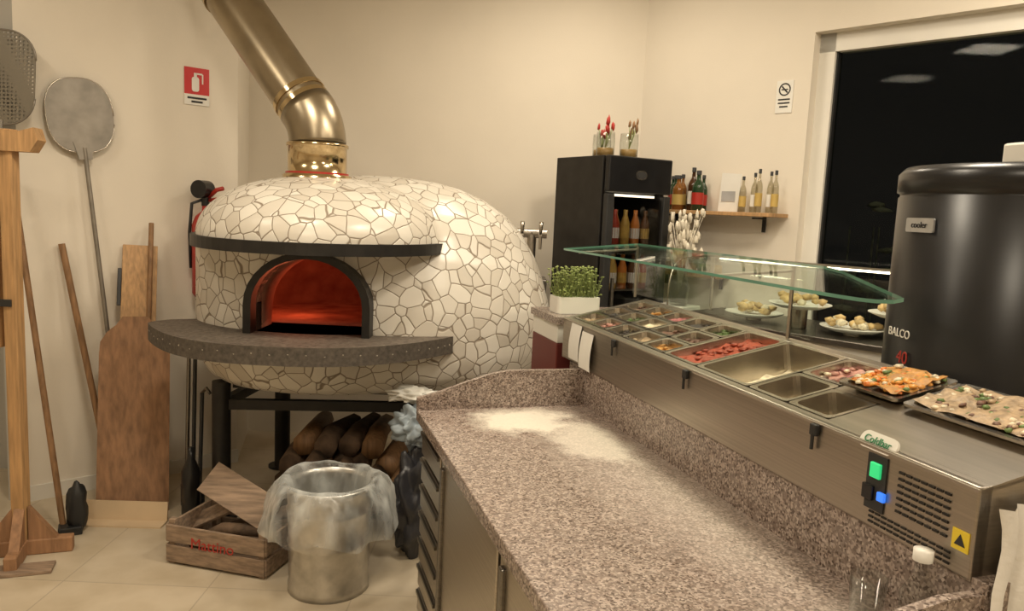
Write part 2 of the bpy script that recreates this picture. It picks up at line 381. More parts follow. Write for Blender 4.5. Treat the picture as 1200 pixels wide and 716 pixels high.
for k in range(4,57,2):
    x,y=pts[k];b.blob((x,y+.002,.965+random.uniform(-.006,.006)),(.005,.004,.004),STUD,k,.2,1)
b.done(oven)
b=MB('steel_stand')
for (x,y) in((-1.42,3.72),(-.2,3.85),(-1.35,4.5),(-.2,4.5)):
    b.cyl((x,y,0),(x,y,.70),.045,BLK);b.cyl((x,y,0),(x,y,.012),.08,BLK)
for (p,q) in(((-1.42,3.72),(-.2,3.85)),((-1.35,4.5),(-.2,4.5)),((-1.42,3.72),(-1.35,4.5)),((-.2,3.85),(-.2,4.5))):
    b.M=frame((*p,.585),(*q,.585),(0,0,1));L=(Vector(p)-Vector(q)).length
    b.box((0,0,L/2),(.04,.05,L),BLK)
b.M=Matrix();b.box((-.8,4.1,.675),(1.15,.7,.03),BLK)
b.done(oven)
def plight(name,loc,e,c,r=.1):
    l=bpy.data.lights.new(name,'POINT');l.energy=e;l.color=c;l.shadow_soft_size=r
    o=bpy.data.objects.new(name,l);bpy.context.collection.objects.link(o);o.location=loc;return o
plight('oven_ember_light',(-1.12,4.0,1.12),1.5,(1,.20,.08),.12)
# flue
b=MB('oven_flue_pipe')
fx,fy=-.975,3.78
b.lathe([(.165,1.70),(.165,1.725),(.14,1.735),(.14,1.86),(.148,1.862),(.148,1.875),(.14,1.88)],(fx,fy,0),FLUEP,48)
b.lathe([(.15,1.725),(.15,1.74)],(fx,fy,0),RED,48)
D=Vector((-.60,.28,.75)).normalized()
p0=Vector((fx,fy,1.88));pts=[p0,p0+Vector((0,0,.01))]
for k in range(1,6):
    f=k/5;pts.append(pts[-1]+(Vector((0,0,1)).lerp(D,f)).normalized()*.036)
pe2=pts[-1];L=(3.24-pe2.z)/D.z
b.tube(pts,.135,FLUE,40)
b.cyl(pe2,pe2+D*L,.127,FLUE,seg=40)
for k in (.0,.05,.75): b.cyl(pe2+D*k,pe2+D*(k+.025),.134,FLUEP,seg=40)
b.cyl(pe2+Vector((-.12,-.04,0)),pe2+D*L+Vector((-.12,-.04,0)),.012,STEELD,seg=8)
b.done()
# firewood
b=MB('firewood_pile')
for r in range(4):
    for k in range(7-r):
        x=-1.2+.12*k+.06*r+random.uniform(-.02,.02);z=.06+.105*r
        y0=3.78+random.uniform(-.06,.06)
        b.tube([(x,y0,z),(x+random.uniform(-.03,.03),y0+.25,z+.01),(x+random.uniform(-.05,.05),y0+.5,z)],[.058,.055,.05],LOG if (k+r)%3 else WOODD,7)
for k in range(5):
    x=-1.15+.15*k;b.tube([(x,3.64,.03+.04*(k%2)),(x+.25,3.60,.38-.03*k)],[.035,.045],LOG,6)
b.done()
b=MB('oven_tools');
for k,(x,y,h) in enumerate(((-1.60,3.80,.84),(-1.65,3.84,.78),(-1.55,3.76,.62))):
    b.cyl((x,y,.03),(x+.01,y+.02,h),.010,STEELD if k%2 else BLKP);b.tube([(x+.01,y+.02,h),(x+.04,y,h+.03),(x+.06,y,h)],.008,STEELD,8);b.box((x,y,.06),(.05,.03,.12),BLKP,.006)
b.lathe([(.001,0),(.045,0),(.045,.26),(.015,.33),(.015,.38),(.001,.38)],(-1.54,3.64,0),BLKG,20)
b.done()
# ---------------- prep counter ----------------
pc=empty('granite_prep_counter')
b=MB('worktop')
b.box((.81,1.81,.85),(.66,1.78,.04),GRAN,.004)
b.done(pc,R17)
b=MB('splash')
b.box((1.15,1.81,.93),(.05,1.78,.18),GRAN2)
poly=[(.48,.87),(.48,.915),(.56,.935),(.66,.97),(.76,1.0),(.82,1.01),(1.125,1.01),(1.125,.87)]
T=Matrix.Translation((0,2.70,0))@XZ
b.prism([(x,z) for x,z in poly],0,.02,GRAN2,T=T)
poly2=[(.80,.87),(.84,.90),(.90,.955),(.97,.985),(1.05,1.0),(1.125,1.0),(1.125,.87)]
b.prism(poly2,0,.02,GRAN2,T=Matrix.Translation((0,.945,0))@XZ)
b.done(pc,R17)
b=MB('granite_ledge');b.box((1.31,1.93,.965),(.33,1.94,.07),GRAN2,.004);b.box((1.31,1.93,.465),(.33,1.94,.93),STEELD);b.done(pc,R17)
b=MB('steel_cabinet')
b.box((.83,1.81,.46),(.62,1.76,.74),STEELD);b.box((.85,1.81,.05),(.56,1.7,.1),BLK)
for k in range(7):
    b.box((.508,2.50,.16+.1*k),(.02,.33,.085),STEEL,.003);b.box((.496,2.50,.195+.1*k),(.012,.31,.012),STEELD)
for (v0,v1) in((1.66,2.31),(.98,1.63)):
    b.box((.508,(v0+v1)/2,.46),(.02,v1-v0,.70),STEEL,.004)
    b.box((.494,v1-.035,.46),(.014,.03,.66),STEELD,.004)
b.done(pc,R17)
# ---------------- topping rail ----------------
tr=empty('refrigerated_topping_rail')
V0,V1=.95,2.93
b=MB('rail_housing')
b.box((1.135,(V0+V1)/2,1.095),(.03,V1-V0,.165),STEEL,.004)
b.box((1.485,(V0+V1)/2,1.13),(.03,V1-V0,.24),STEEL,.004)
for v in(V0+.01,V1-.01):
    b.prism([(1.122,1.012),(1.498,1.012),(1.498,1.25),(1.122,1.17)],-.01,.01,STEEL,T=Matrix.Translation((0,v,0))@XZ)
b.box((1.31,(V0+V1)/2,1.03),(.34,V1-V0-.02,.03),STEELD)
b.done(tr,R17)
tilt=Matrix.Translation((1.12,0,1.172))@Matrix.Rotation(-math.atan(.222),4,'Y')
b=MB('topping_pans');b.M=tilt
def lumps(s0,s1,v0,v1,z,cols,n,sz,flat=.5):
    for k in range(n):
        b.blob((random.uniform(s0,s1),random.uniform(v0,v1),z+random.uniform(0,sz*.5)),(sz*random.uniform(.7,1.2),sz*random.uniform(.7,1.2),sz*flat),random.choice(cols),k,.25,1)
def pan(s0,s1,v0,v1,depth=.07,food=None,lvl=-.035,lift=0):
    r=.012;z=lift
    cs,cv=(s0+s1)/2,(v0+v1)/2;w,h=s1-s0-.004,v1-v0-.004
    O=rrect(cs,cv,w,h,.012,3);I=rrect(cs,cv,w-2*r,h-2*r,.018,3);Bt=rrect(cs,cv,w-2*r-.02,h-2*r-.02,.018,3);n=len(O)
    vs=[(x,y,z-.004) for x,y in O]+[(x,y,z+.002) for x,y in O]+[(x,y,z+.001) for x,y in I]+[(x,y,z-depth) for x,y in Bt]
    fs=[]
    for k in range(n):
        q=(k+1)%n
        for a in range(3): fs.append([a*n+k,a*n+q,(a+1)*n+q,(a+1)*n+k])
    b.add(vs,fs,STEELP,False);b.add(vs,[list(range(3*n,4*n))],STEELP)
    if food:
        g=10;w2,h2=w-2*r-.008,h-2*r-.008;vv=[];ff=[]
        for i in range(g+1):
            for j in range(g+1):
                x=cs-w2/2+w2*i/g;y=cv-h2/2+h2*j/g
                vv.append((x,y,z+lvl+.014*noise.noise(Vector((x*35,y*35,s0*9)))))
        for i in range(g):
            for j in range(g): ff.append([i*(g+1)+j,(i+1)*(g+1)+j,(i+1)*(g+1)+j+1,i*(g+1)+j+1])
        b.add(vv,ff,food,True)
F={}
for nme,c in dict(mushroom=(.34,.24,.14),olive=(.04,.03,.025),ham=(.45,.22,.17),tomato=(.30,.05,.02),cheese=(.70,.60,.43),pepper=(.42,.20,.04),spinach=(.08,.12,.03),onion=(.38,.12,.12),anchovy=(.14,.07,.045)).items():
    F[nme]=mat('food_'+nme,c,.5,ns=60,na=.35,bump=.4,bs=90)
names=['mushroom','olive','anchovy','ham','spinach','pepper','olive','cheese','onion','mushroom','anchovy','olive','pepper','anchovy','spinach']
b.box((.014,(V0+V1)/2,-.002),(.03,V1-V0,.008),STEEL,.002)
b.box((.362,(V0+V1)/2,-.002),(.03,V1-V0,.008),STEEL,.002)
v=2.90;k=0
b.box((.19,2.915,-.002),(.32,.03,.006),STEEL)
for c in range(5):
    for r in range(3):
        f=F[names[k]]
        pan(.03+.107*r,.03+.107*(r+1),v-.154,v,.06,f,-.022)
        lumps(.05+.107*r,.01+.107*(r+1),v-.132,v-.022,-.020,[f],9,.011,.5);k+=1
    v-=.154
pan(.03,.35,v-.20,v,.09,F['tomato'],-.022);lumps(.06,.32,v-.18,v-.02,-.024,[F['tomato']],36,.014,.3);v-=.20
pan(.03,.35,v-.26,v,.09,F['cheese'],-.078);v-=.26
pan(.03,.19,v-.16,v,.08,F['cheese'],-.06);pan(.19,.35,v-.16,v,.08,F['ham'],-.02)
lumps(.21,.33,v-.14,v-.02,-.018,[F['ham'],F['cheese'],F['onion'],F['anchovy']],45,.011);v-=.16
pan(.03,.17,v-.15,v,.08,F['cheese'],-.06)
TOM=mat('tomato_slices',(.60,.16,.02),.35,ns=40,na=.3);CR=mat('carrot_strips',(.64,.28,.05),.4,ns=40,na=.3);GR=mat('chopped_greens',(.12,.18,.05),.5,ns=40,na=.4)
tv=v-.01
b.box((.26,v-.1,-.004),(.18,.2,.01),STEEL)
pan(.165,.345,tv-.19,tv,.018,F['pepper'],.008,.022)
lumps(.185,.325,tv-.17,tv-.02,.026,[TOM,CR,TOM,CR,F['cheese'],GR],120,.010)
tv-=.20
pan(.165,.345,V0+.005,tv,.018,F['mushroom'],.006,.020)
lumps(.185,.325,V0+.025,tv-.02,.022,[GR,F['mushroom'],F['cheese'],F['anchovy'],GR],120,.009)
b.box((.095,(V0+v-.15)/2,-.004),(.16,v-.15-V0,.01),STEEL);b.box((.26,(V0+v-.2)/2,-.004),(.18,v-.2-V0,.01),STEEL)
b.done(tr,R17)
b=MB('control_panel')
U=1.119
b.prism(rrect(0,0,.095,.036,.017,5),0,.006,WHITE,T=Matrix.Translation((1.133,1.19,1.178))@Matrix.Rotation(math.radians(-90),4,'Z')@Matrix.Rotation(math.radians(60),4,'X'))
SWG=emis('switch_green',(.03,.6,.2),.7);SWB=emis('switch_blue',(.04,.2,.9),.9)
b.box((U,1.175,1.105),(.004,.05,.11),BLKP);
b.box((U-.004,1.175,1.130),(.008,.026,.03),SWG,.002);b.box((U-.004,1.155,1.083),(.008,.018,.018),SWB,.002);b.box((U-.004,1.19,1.083),(.008,.028,.03),BLKG,.002)
for r in range(7):
    for c in range(7): b.box((U,1.115-.0175*c,1.145-.0125*r),(.003,.013,.0045),BLK)
for r in range(3):
    for c in range(12): b.box((U,1.18-.0165*c,1.045-.010*r),(.003,.012,.0038),BLK)
YEL=mat('warning_yellow',(.8,.6,.04),.5,ns=5,na=.05)
b.box((U,.975,1.075),(.002,.034,.036),YEL);b.prism([(-.011,-.009),(.011,-.009),(0,.011)],0,.001,INK,T=Matrix.Translation((U-.001,.975,1.075))@face_mat((0,0,0),(0,-1,0)))
for vv in(1.36,1.92,2.42):
    b.box((U-.004,vv,1.158),(.012,.022,.026),BLKP,.003);b.cyl((U-.008,vv,1.15),(U-.008,vv,1.115),.004,BLKP,seg=8)
b.done(tr,R17)
RZ=Matrix.Rotation(R17,4,'Z')
GRN=mat('badge_green',(.03,.2,.08),.5,ns=5,na=.05)
text('Coldbar',.021,RZ@(Matrix.Translation((1.126,1.19,1.183))@Matrix.Rotation(math.radians(-90),4,'Z')@Matrix.Rotation(math.radians(60),4,'X')),GRN,tr,'badge_text')
b=MB('order_notes')
for (vv,w,zz) in((2.77,.105,1.10),(2.655,.11,1.085)):
    vs=[];fs=[]
    for i in range(7):
        z=zz+.07-.14*i/6
        for j in (-1,1): vs.append((1.117-.012*math.sin(i/6*2.2),vv+j*w/2,z))
    for i in range(6): fs.append([2*i,2*i+1,2*i+3,2*i+2])
    b.add(vs,fs,PAPER,True)
b.done(None,R17)
# sneeze guard
b=MB('glass_sneeze_guard')
poly=[(1.15,3.05),(1.15,1.36),(1.153,1.31),(1.163,1.275),(1.185,1.25),(1.22,1.26),(1.45,1.72),(1.49,1.85),(1.49,3.05)]
def top(u): return 1.445+(u-1.15)*.09
n=len(poly);vs=[(u,v,top(u)) for u,v in poly]+[(u,v,top(u)+.008) for u,v in poly]
b.add(vs,[list(range(n))[::-1],list(range(n,2*n))],GLASSG);b.add(vs,[[k,(k+1)%n,n+(k+1)%n,n+k] for k in range(n)],GEDGE)
b.box((1.485,2.45,1.365),(.008,1.2,.20),GLASSG)
for vv in(1.95,3.0): b.cyl((1.47,vv,1.255),(1.47,vv,1.472),.006,STEEL)
for vv in(1.95,3.0): b.cyl((1.47,vv,1.46),(1.2,vv,1.44),.005,STEEL)
b.done(None,R17)
# black round cooler
b=MB('barrel_drink_cooler')
R=.315;c=(1.825,1.49,0)
b.lathe([(.01,0),(R-.03,0),(R-.03,.04),(R,.06),(R,1.68),(R-.004,1.684),(R-.004,1.69),(R+.004,1.694),(R+.004,1.74),(R-.012,1.758),(.01,1.765)],c,BLKG,72)
def oncyl(ang,z):
    a=math.radians(ang);P=Vector((c[0]+(R+.002)*math.cos(a),c[1]+(R+.002)*math.sin(a),z))
    return face_mat(P,(-math.sin(a),math.cos(a),0))
SILV=mat('silver_sticker',(.45,.45,.45),.35,.6,ns=20,na=.15)
T=oncyl(172,1.61);b.prism(rrect(0,0,.10,.035,.004,2),-.002,.003,SILV,T=T)
cool=b.done(None,R17)
for nm,tx,sz,ang,z,mm in(('cooler_label','cooler',.022,172,1.61,INK),('cooler_name','BALCO',.030,166,1.335,PAPER),('cooler_logo','40',.045,170,1.275,RED)):
    t=text(tx,sz,oncyl(ang,z)@Matrix.Translation((0,0,.004)),mm,None,nm);t.parent=cool
b=MB('tissue_box');b.box((1.74,1.42,1.79),(.13,.11,.05),WHITE,.006);b.prism(rrect(0,0,.07,.03,.012),0,.002,GRY,T=Matrix.Translation((1.74,1.42,1.815)));b.blob((1.74,1.42,1.82),(.02,.01,.012),PAPER,3,.3);b.done(None,R17)
b=MB('bar_counter');b.box((1.32,3.13,.53),(.42,.32,1.06),REDD,.005);b.box((1.32,3.13,1.10),(.42,.32,.08),WHITE,.003);b.box((1.32,3.13,1.155),(.44,.34,.03),GRAN2);b.done(None,R17)
b=MB('potted_cress');b.prism(rrect(0,0,.2,.12,.02),0,.07,WHITE,T=Matrix.Translation((1.24,3.12,1.171)))
LEAF=mat('cress_leaf',(.25,.30,.09),.6,ns=30,na=.45);
for k in range(320):
    x,y=random.uniform(1.15,1.33),random.uniform(3.07,3.17);z=1.24+random.uniform(.01,.13);dx,dy=random.uniform(-.04,.04),random.uniform(-.03,.03)
    b.cyl((x,y,1.235),(x+dx,y+dy,z),.0012,LEAF,seg=4,caps=False);b.blob((x+dx,y+dy,z),(.007,.007,.004),LEAF,k,.2,1)
b.done(None,R17)
b=MB('drinking_glass');b.lathe([(.001,.0),(.028,.0),(.033,.09),(.031,.09),(.026,.006),(.001,.006)],(1.045,1.09,.872),GLASSC,24);b.done(None,R17)
b=MB('oil_bottle');b.lathe([(.001,.0),(.03,.0),(.031,.09),(.013,.125),(.012,.15),(.016,.152),(.016,.17),(.001,.171)],(1.085,1.015,.872),GLASSC,24);b.lathe([(.0165,.152),(.0165,.172),(.001,.173)],(1.085,1.015,.872),WHITE,24);b.done(None,R17)
b=MB('kitchen_towel')
vs=[];fs=[]
for i in range(13):
    for j in range(13):
        u=1.135+.22*j/12+.01*math.sin(i);z=1.15-.42*i/12
        vs.append((u,.925-.014*math.sin(j*1.5+i*.1)-.02*i/12,z))
for i in range(12):
    for j in range(12): fs.append([i*13+j,i*13+j+1,(i+1)*13+j+1,(i+1)*13+j])
b.add(vs,fs,CLOTH,True);b.done(None,R17)
# ---------------- fridge ----------------
b=MB('beverage_fridge')
fA=Vector((.49,4.30));fd=Vector((.37,.222)).normalized();ang=math.atan2(fd.y,fd.x)
b.M=Matrix.Translation((fA.x,fA.y,0))@Matrix.Rotation(ang,4,'Z')
w,dp,h=.46,.50,1.93
for x in(.0125,w-.0125): b.box((x,dp/2+.02,h/2),(.025,dp-.04,h),BLK,.004)
b.box((w/2,dp-.015,h/2),(w-.05,.03,h),BLK);b.box((w/2,dp/2+.02,h-.10),(w-.05,dp-.06,.2),BLK);b.box((w/2,dp/2+.02,.08),(w-.05,dp-.06,.16),BLK)
b.box((w/2,dp-.034,.9),(w-.06,.006,1.5),GRY)
b.box((w/2,.0,h-.10),(w,.04,.20),BLKG,.008)
for x in(.025,w-.025): b.box((x,.0,.87),(.05,.04,1.70),BLKP,.006)
b.box((w/2,.0,.06),(w,.04,.10),BLKP,.006)
b.box((w/2,.004,.90),(w-.10,.006,1.60),m_glass('fridge_glass',(.75,.75,.75)))
b.box((.06,-.03,1.1),(.015,.02,.3),STEELD,.003)
b.prism(rrect(0,0,.08,.05,.025),0,.003,STEELD,T=Matrix.Translation((w/2,-.021,h-.10))@XZ)
b.prism(rrect(0,0,.064,.036,.018),.003,.004,INK,T=Matrix.Translation((w/2,-.021,h-.10))@XZ)
CAN=[mat('can_red',(.45,.06,.03),.3,ns=30,na=.2),mat('can_gold',(.6,.4,.1),.3,ns=30,na=.2),mat('can_orange',(.65,.22,.04),.3,ns=30,na=.2),mat('can_brown',(.15,.07,.03),.2,ns=30,na=.2)]
for sz in(.50,.85,1.17,1.43):
    b.box((w/2,.24,sz),(w-.05,.38,.008),STEEL)
    for yy in(.10,.19):
        for k in range(5):
            x=.08+.075*k;mm=CAN[(k+int(sz*10)+int(yy*10))%4]
            b.lathe([(.001,0),(.028,0),(.028,.12),(.012,.17),(.012,.2),(.001,.2)],(x,yy,sz+.005),mm,12);b.cyl((x,yy,sz+.04),(x,yy,sz+.10),.0287,PAPER if k%2 else CAN[1],seg=12,caps=False)
b.box((w/2,.07,h-.215),(w-.12,.03,.012),emis('fridge_added_glow',(1,.85,.6),2))  # glowing strip added inside to brighten the bottles
b.done()
b=MB('flower_jars');b.M=Matrix.Translation((fA.x,fA.y,1.93))@Matrix.Rotation(ang,4,'Z')
AMB=mat('amber_liquid',(.42,.26,.09),.3,ns=10,na=.2)
for (x,y,rd) in((.10,.16,1),(.24,.12,0),(.18,.3,1)):
    b.lathe([(.001,.001),(.052,.001),(.055,.08),(.052,.14),(.050,.14),(.053,.08),(.050,.005)],(x,y,0),GLASSC,20)
    b.lathe([(.001,.006),(.048,.006),(.048,.05),(.001,.05)],(x,y,0),AMB,20)
    for k in range(6):
        q=(x+random.uniform(-.04,.05),y+random.uniform(-.03,.03),random.uniform(.13,.22))
        b.tube([(x,y,.05),q],.002,LEAF,5);b.blob(q,(.010,.010,.026),RED if rd else WOODD,k,.4,1)
b.done()
# ---------------- wall shelves ----------------
def WM(t,off,z): p=W(t,off);a=math.atan2(Wd.y,Wd.x);return Matrix.Translation((p.x,p.y,z))@Matrix.Rotation(a,4,'Z')
b=MB('bottle_shelf');b.M=WM(.65,.11,1.64);b.box((0,0,0),(.88,.20,.022),WOOD,.003)
for x in(-.3,.3): b.box((x,.09,-.05),(.02,.01,.1),BLK);b.box((x,.03,-.02),(.02,.13,.01),BLK)
b.done()
b=MB('liquor_bottles');b.M=WM(.65,.11,1.652)
bc=[mat('bottle_brown',(.06,.025,.01),.12,ns=5,na=.2),mat('bottle_green',(.02,.05,.02),.12,ns=5,na=.2),mat('bottle_amber',(.22,.09,.02),.12,ns=5,na=.2),m_glass('bottle_glass',(.8,.78,.7),base=.06)]
LAB=[PAPER,RED,mat('label_gold',(.5,.35,.1),.5,ns=5,na=.1),INK]
def bottle(x,y,h,r,m,l):
    b.lathe([(.001,0),(r,0),(r,h*.58),(r*.9,h*.65),(r*.35,h*.78),(r*.33,h*.95),(r*.4,h*.95),(r*.4,h),(.001,h)],(x,y,0),m,18)
    b.lathe([(r+.001,h*.15),(r+.001,h*.45)],(x,y,0),l,18);b.lathe([(r*.42,h*.9),(r*.42,h*1.005),(.001,h*1.005)],(x,y,0),LAB[3] if l!=INK else LAB[1],12)
for k in range(5): bottle(-.36+.068*k+random.uniform(-.008,.008),-.02+.05*(k%2),random.uniform(.20,.26),random.uniform(.03,.036),bc[k%3],LAB[k%3])
for k in range(4): bottle(-.33+.075*k,.06,random.uniform(.2,.25),.026,bc[(k+1)%3],LAB[(k+1)%3])
for k in range(5): bottle(.20+.05*k,.0+.04*(k%2),random.uniform(.20,.27),.020,bc[3],PAPER if k%2 else LAB[2])
b.box((.09,.03,.115),(.13,.004,.23),PAPER,T=Matrix.Rotation(.06,4,'Y'));b.box((.09,.026,.09),(.09,.002,.06),GRY)
b.done()
b=MB('jar_shelf');b.M=WM(.50,.09,1.26);b.box((0,0,0),(.5,.16,.02),WOODD,.003)
for x in(-.2,.2): b.box((x,.07,-.04),(.02,.01,.08),BLK)
b.done()
b=MB('glass_jars');b.M=WM(.50,.09,1.27)
for k in range(6):
    x=-.21+.083*k;b.lathe([(.001,.001),(.036,.001),(.036,.08),(.03,.09)],(x,0,0),GLASSC,18);b.lathe([(.001,.004),(.033,.004),(.033,.06),(.001,.06)],(x,0,0),AMB if k%2 else LEAF,18);b.lathe([(.034,.088),(.034,.105),(.001,.106)],(x,0,0),BLKG,18)
b.done()
b=MB('no_smoking_sign');b.M=WM(1.0,.003,2.31)
b.box((0,0,0),(.10,.004,.18),PAPER)
ring=[]
for k in range(24):
    a=2*math.pi*k/24;ring.append((math.cos(a),math.sin(a)))
vs=[(x*.036,-.003,.04+y*.036) for x,y in ring]+[(x*.028,-.003,.04+y*.028) for x,y in ring]
b.add(vs,[[k,(k+1)%24,24+(k+1)%24,24+k] for k in range(24)],INK)
b.box((0,-.003,.04),(.05,.002,.008),INK,T=Matrix.Translation((0,0,.04))@Matrix.Rotation(.8,4,'Y')@Matrix.Translation((0,0,-.04)))
b.box((0,-.003,.04),(.04,.002,.006),INK)
for z,w2 in((-.015,.07),(-.035,.07),(-.055,.05)): b.box((0,-.003,z),(w2,.002,.008),INK)
b.done()
b=MB('display_counter');b.M=WM(1.50,.42,0)
b.box((0,0,.54),(1.4,.55,1.04),WHITE,.005);b.box((0,0,1.07),(1.44,.6,.03),STEELD,.004)
cv=[(-.29,1.087),(-.292,1.22),(-.285,1.27),(-.27,1.315),(-.24,1.352),(-.19,1.378),(-.12,1.39),(.12,1.395)]
vs=[];fs=[]
for (y,z) in cv:
    for x in(-.7,.7): vs.append((x,y,z))
for k in range(len(cv)-1): fs.append([2*k,2*k+1,2*k+3,2*k+2])
b.add(vs,fs,GLASSG,True)
for x in(-.7,.7):
    b.add([(x,y,z) for y,z in cv]+[(x,.12,1.087)],[list(range(len(cv)+1))],GLASSG)
    b.tube([(x,y,z) for y,z in cv],.005,STEELP,8)
b.box((0,.12,1.395),(1.4,.02,.012),STEEL);b.box((0,.12,1.383),(1.3,.014,.010),emis('display_strip_lamp',(1,.85,.62),7))
for x in(-.69,.69): b.box((x,.12,1.24),(.012,.012,.31),STEEL)
b.done()
b=MB('food_platters');b.M=WM(1.50,.42,1.087)
BR=mat('baked_bread',(.58,.40,.18),.6,ns=30,na=.35,bump=.3);
for (x,y,z) in((-.05,-.10,.10),(-.32,-.05,.02),(.22,-.10,.02),(.40,.0,.10)):
    b.cyl((x,y,0),(x,y,z),.04,STEEL)
    b.lathe([(.001,z),(.10,z),(.15,z+.02),(.148,z+.024),(.10,z+.006),(.001,z+.006)],(x,y,0),WHITE,28)
    for k in range(20): b.blob((x+random.uniform(-.09,.09),y+random.uniform(-.07,.07),z+.03+random.uniform(0,.03)),(.028,.024,.018),random.choice([BR,F['cheese'],BR]),k,.25,1)
b.done()
b=MB('dried_flower_vase');b.M=WM(.64,.42,.0)
b.box((0,.0,.55),(.22,.22,1.10),WHITE,.004)
b.lathe([(.001,1.101),(.05,1.101),(.06,1.2),(.035,1.3),(.045,1.36),(.042,1.36),(.032,1.3),(.056,1.2),(.045,1.106)],(.03,0,0),GLASSC,24)
PAM=mat('pampas_grass',(.70,.64,.52),.9,ns=30,na=.2)
for k in range(70):
    a=random.uniform(0,6.28);rr=random.uniform(.01,.12);q=Vector((.03+rr*math.cos(a),rr*math.sin(a),1.10+random.uniform(.25,.54)))
    b.tube([(.03,0,1.15),(.03+(q.x-.03)*.3,q.y*.3,1.37),q],[.0015,.0015,.0015],PAM,5)
    b.blob(q,(.012,.012,.030),PAM,k,.5,1)
b.done()
b=MB('beer_tap');b.M=Matrix.Translation((.10,4.56,0))
b.box((0,.12,.60),(.20,.24,1.20),STEELD,.006);b.cyl((0,.1,1.20),(0,.1,1.48),.028,STEEL)
b.cyl((-.09,.1,1.47),(.09,.1,1.47),.028,STEEL)
for x in(-.06,.05):
    b.cyl((x,.1,1.47),(x,.0,1.45),.011,STEEL);b.cyl((x,.0,1.46),(x,.0,1.38),.009,STEEL);b.tube([(x,.02,1.47),(x,.0,1.50),(x,-.01,1.54)],[.008,.012,.014],STEELP,10)
b.done()
# ---------------- left wall items ----------------
wn=Vector((.679,-.734,0));wd=Vector((.734,.679,0));WY=-wn
def LW(k,off,z):
    p=Vector((-2.45,3.80,0))+Vector((.81,.75,0))*k+wn*off;p.z=z;return p
b=MB('fire_extinguisher_sign');P=LW(.787,.004,2.235)
b.M=face_mat(P,wd)@Matrix.Scale(.88,4)
b.box((0,0,0),(.155,.165,.004),SIGNR);b.box((0,-.115,0),(.155,.065,.004),PAPER)
for z,w2 in((-.105,.12),(-.128,.07)): b.box((0,z,.003),(w2,.012,.002),INK)
b.prism(rrect(-.01,-.02,.045,.09,.015),.002,.005,PAPER);b.box((-.01,.035,.0035),(.018,.03,.003),PAPER);b.box((.012,.045,.0035),(.04,.01,.003),PAPER);b.box((.035,.015,.0035),(.008,.06,.003),PAPER)
b.done()
b=MB('fire_extinguisher');P=LW(.795,.10,-.06);ez=-.06
b.lathe([(.001,1.10),(.06,1.10),(.072,1.12),(.072,1.5),(.055,1.55),(.02,1.58),(.018,1.61)],(P.x,P.y,ez),RED,28)
b.cyl((P.x,P.y,1.55),(P.x,P.y,1.63),.022,BLKG);b.cyl((P.x-.02,P.y-.05,1.64),(P.x,P.y+.03,1.64),.05,BLKG,seg=24)
b.tube([(P.x+.02,P.y,1.60),(P.x+.07,P.y-.02,1.64),(P.x+.11,P.y-.03,1.65)],.012,RED,8);b.tube([(P.x+.02,P.y,1.58),(P.x+.07,P.y-.02,1.59),(P.x+.11,P.y-.03,1.58)],.010,RED,8)
b.tube([(P.x,P.y,1.59),(P.x-.06,P.y-.04,1.56),(P.x-.078,P.y-.03,1.4),(P.x-.075,P.y-.02,1.2)],.009,BLKP,8)
b.done()
PERF=m_perf('perforated_aluminium',(.28,.26,.22))
b=MB('round_pizza_peel')
P0=LW(.40,.12,.02);P1=LW(.262,.045,1.80);b.M=frame(P0,P1,WY);L=(P1-P0).length
b.cyl((0,0,0),(0,0,L+.02),.011,ALU);b.cyl((0,0,-.0),(0,0,.25),.015,BLKP)
pts=[]
for k in range(40):
    a=2*math.pi*k/40;s=abs(math.cos(a))**.8*(1 if math.cos(a)>0 else -1);q=abs(math.sin(a))**.8*(1 if math.sin(a)>0 else -1)
    pts.append((.155*s,L+.18+.185*q))
b.prism(pts,-.002,.002,ALU,T=XZ);b.tube([(x,0,z) for x,z in pts],.0035,STEELP,6)
b.prism([(-.03,L-.04),(.03,L-.04),(.05,L+.05),(-.05,L+.05)],-.006,.006,ALU,T=XZ)
b.done()
b=MB('perforated_pizza_peel')
P0=Vector((-2.52,3.62,.01));P1=Vector((-2.47,3.72,1.90));b.M=frame(P0,P1,(-.1,1,0));L=(P1-P0).length
b.cyl((0,0,0),(0,0,L+.02),.012,ALU);b.prism(rrect(0,L+.22,.30,.44,.13,8),-.002,.002,PERF,T=XZ)
b.tube([(x,0,z) for x,z in rrect(0,L+.22,.30,.44,.13,8)],.005,ALU,6)
b.done()
b=MB('wooden_peel_stand');sx,sy=-2.11,3.22
b.box((sx,sy,.95),(.055,.055,1.78),WOOD,.004)
for a in(20,110):
    T=Matrix.Translation((sx,sy,0))@Matrix.Rotation(math.radians(a),4,'Z')
    b.M=T;b.box((0,0,.035),(.40,.05,.07),WOODP,.006)
    for s in(-1,1):
        b.prism([(s*.03,.07),(s*.14,.07),(s*.03,.22)],-.02,.02,WOODP,T=XZ)
b.M=Matrix.Translation((sx,sy,1.80))@Matrix.Rotation(math.radians(8),4,'Z')
b.prism([(-.22,-.05),(.10,-.05),(.13,.0),(.115,.05),(.05,.03),(-.22,.05)],-.04,.04,WOOD,T=XZ)
b.M=Matrix.Translation((sx-.02,sy,0));b.box((-.045,0,1.3),(.025,.04,.75),WOOD,.003);b.box((-.02,-.03,1.12),(.1,.01,.03),BLKP)
b.done()
b=MB('floor_brush');P0=Vector((-2.07,3.46,.03));P1=Vector((-2.42,3.70,1.72))
b.cyl(P0,P1,.014,WOODD);b.M=Matrix.Translation((-2.03,3.45,0))@Matrix.Rotation(.5,4,'Z');b.blob((.03,0,.12),(.045,.03,.12),BLKP,1,.15,3);b.box((0,0,.02),(.1,.08,.04),BLKP,.005);b.done()
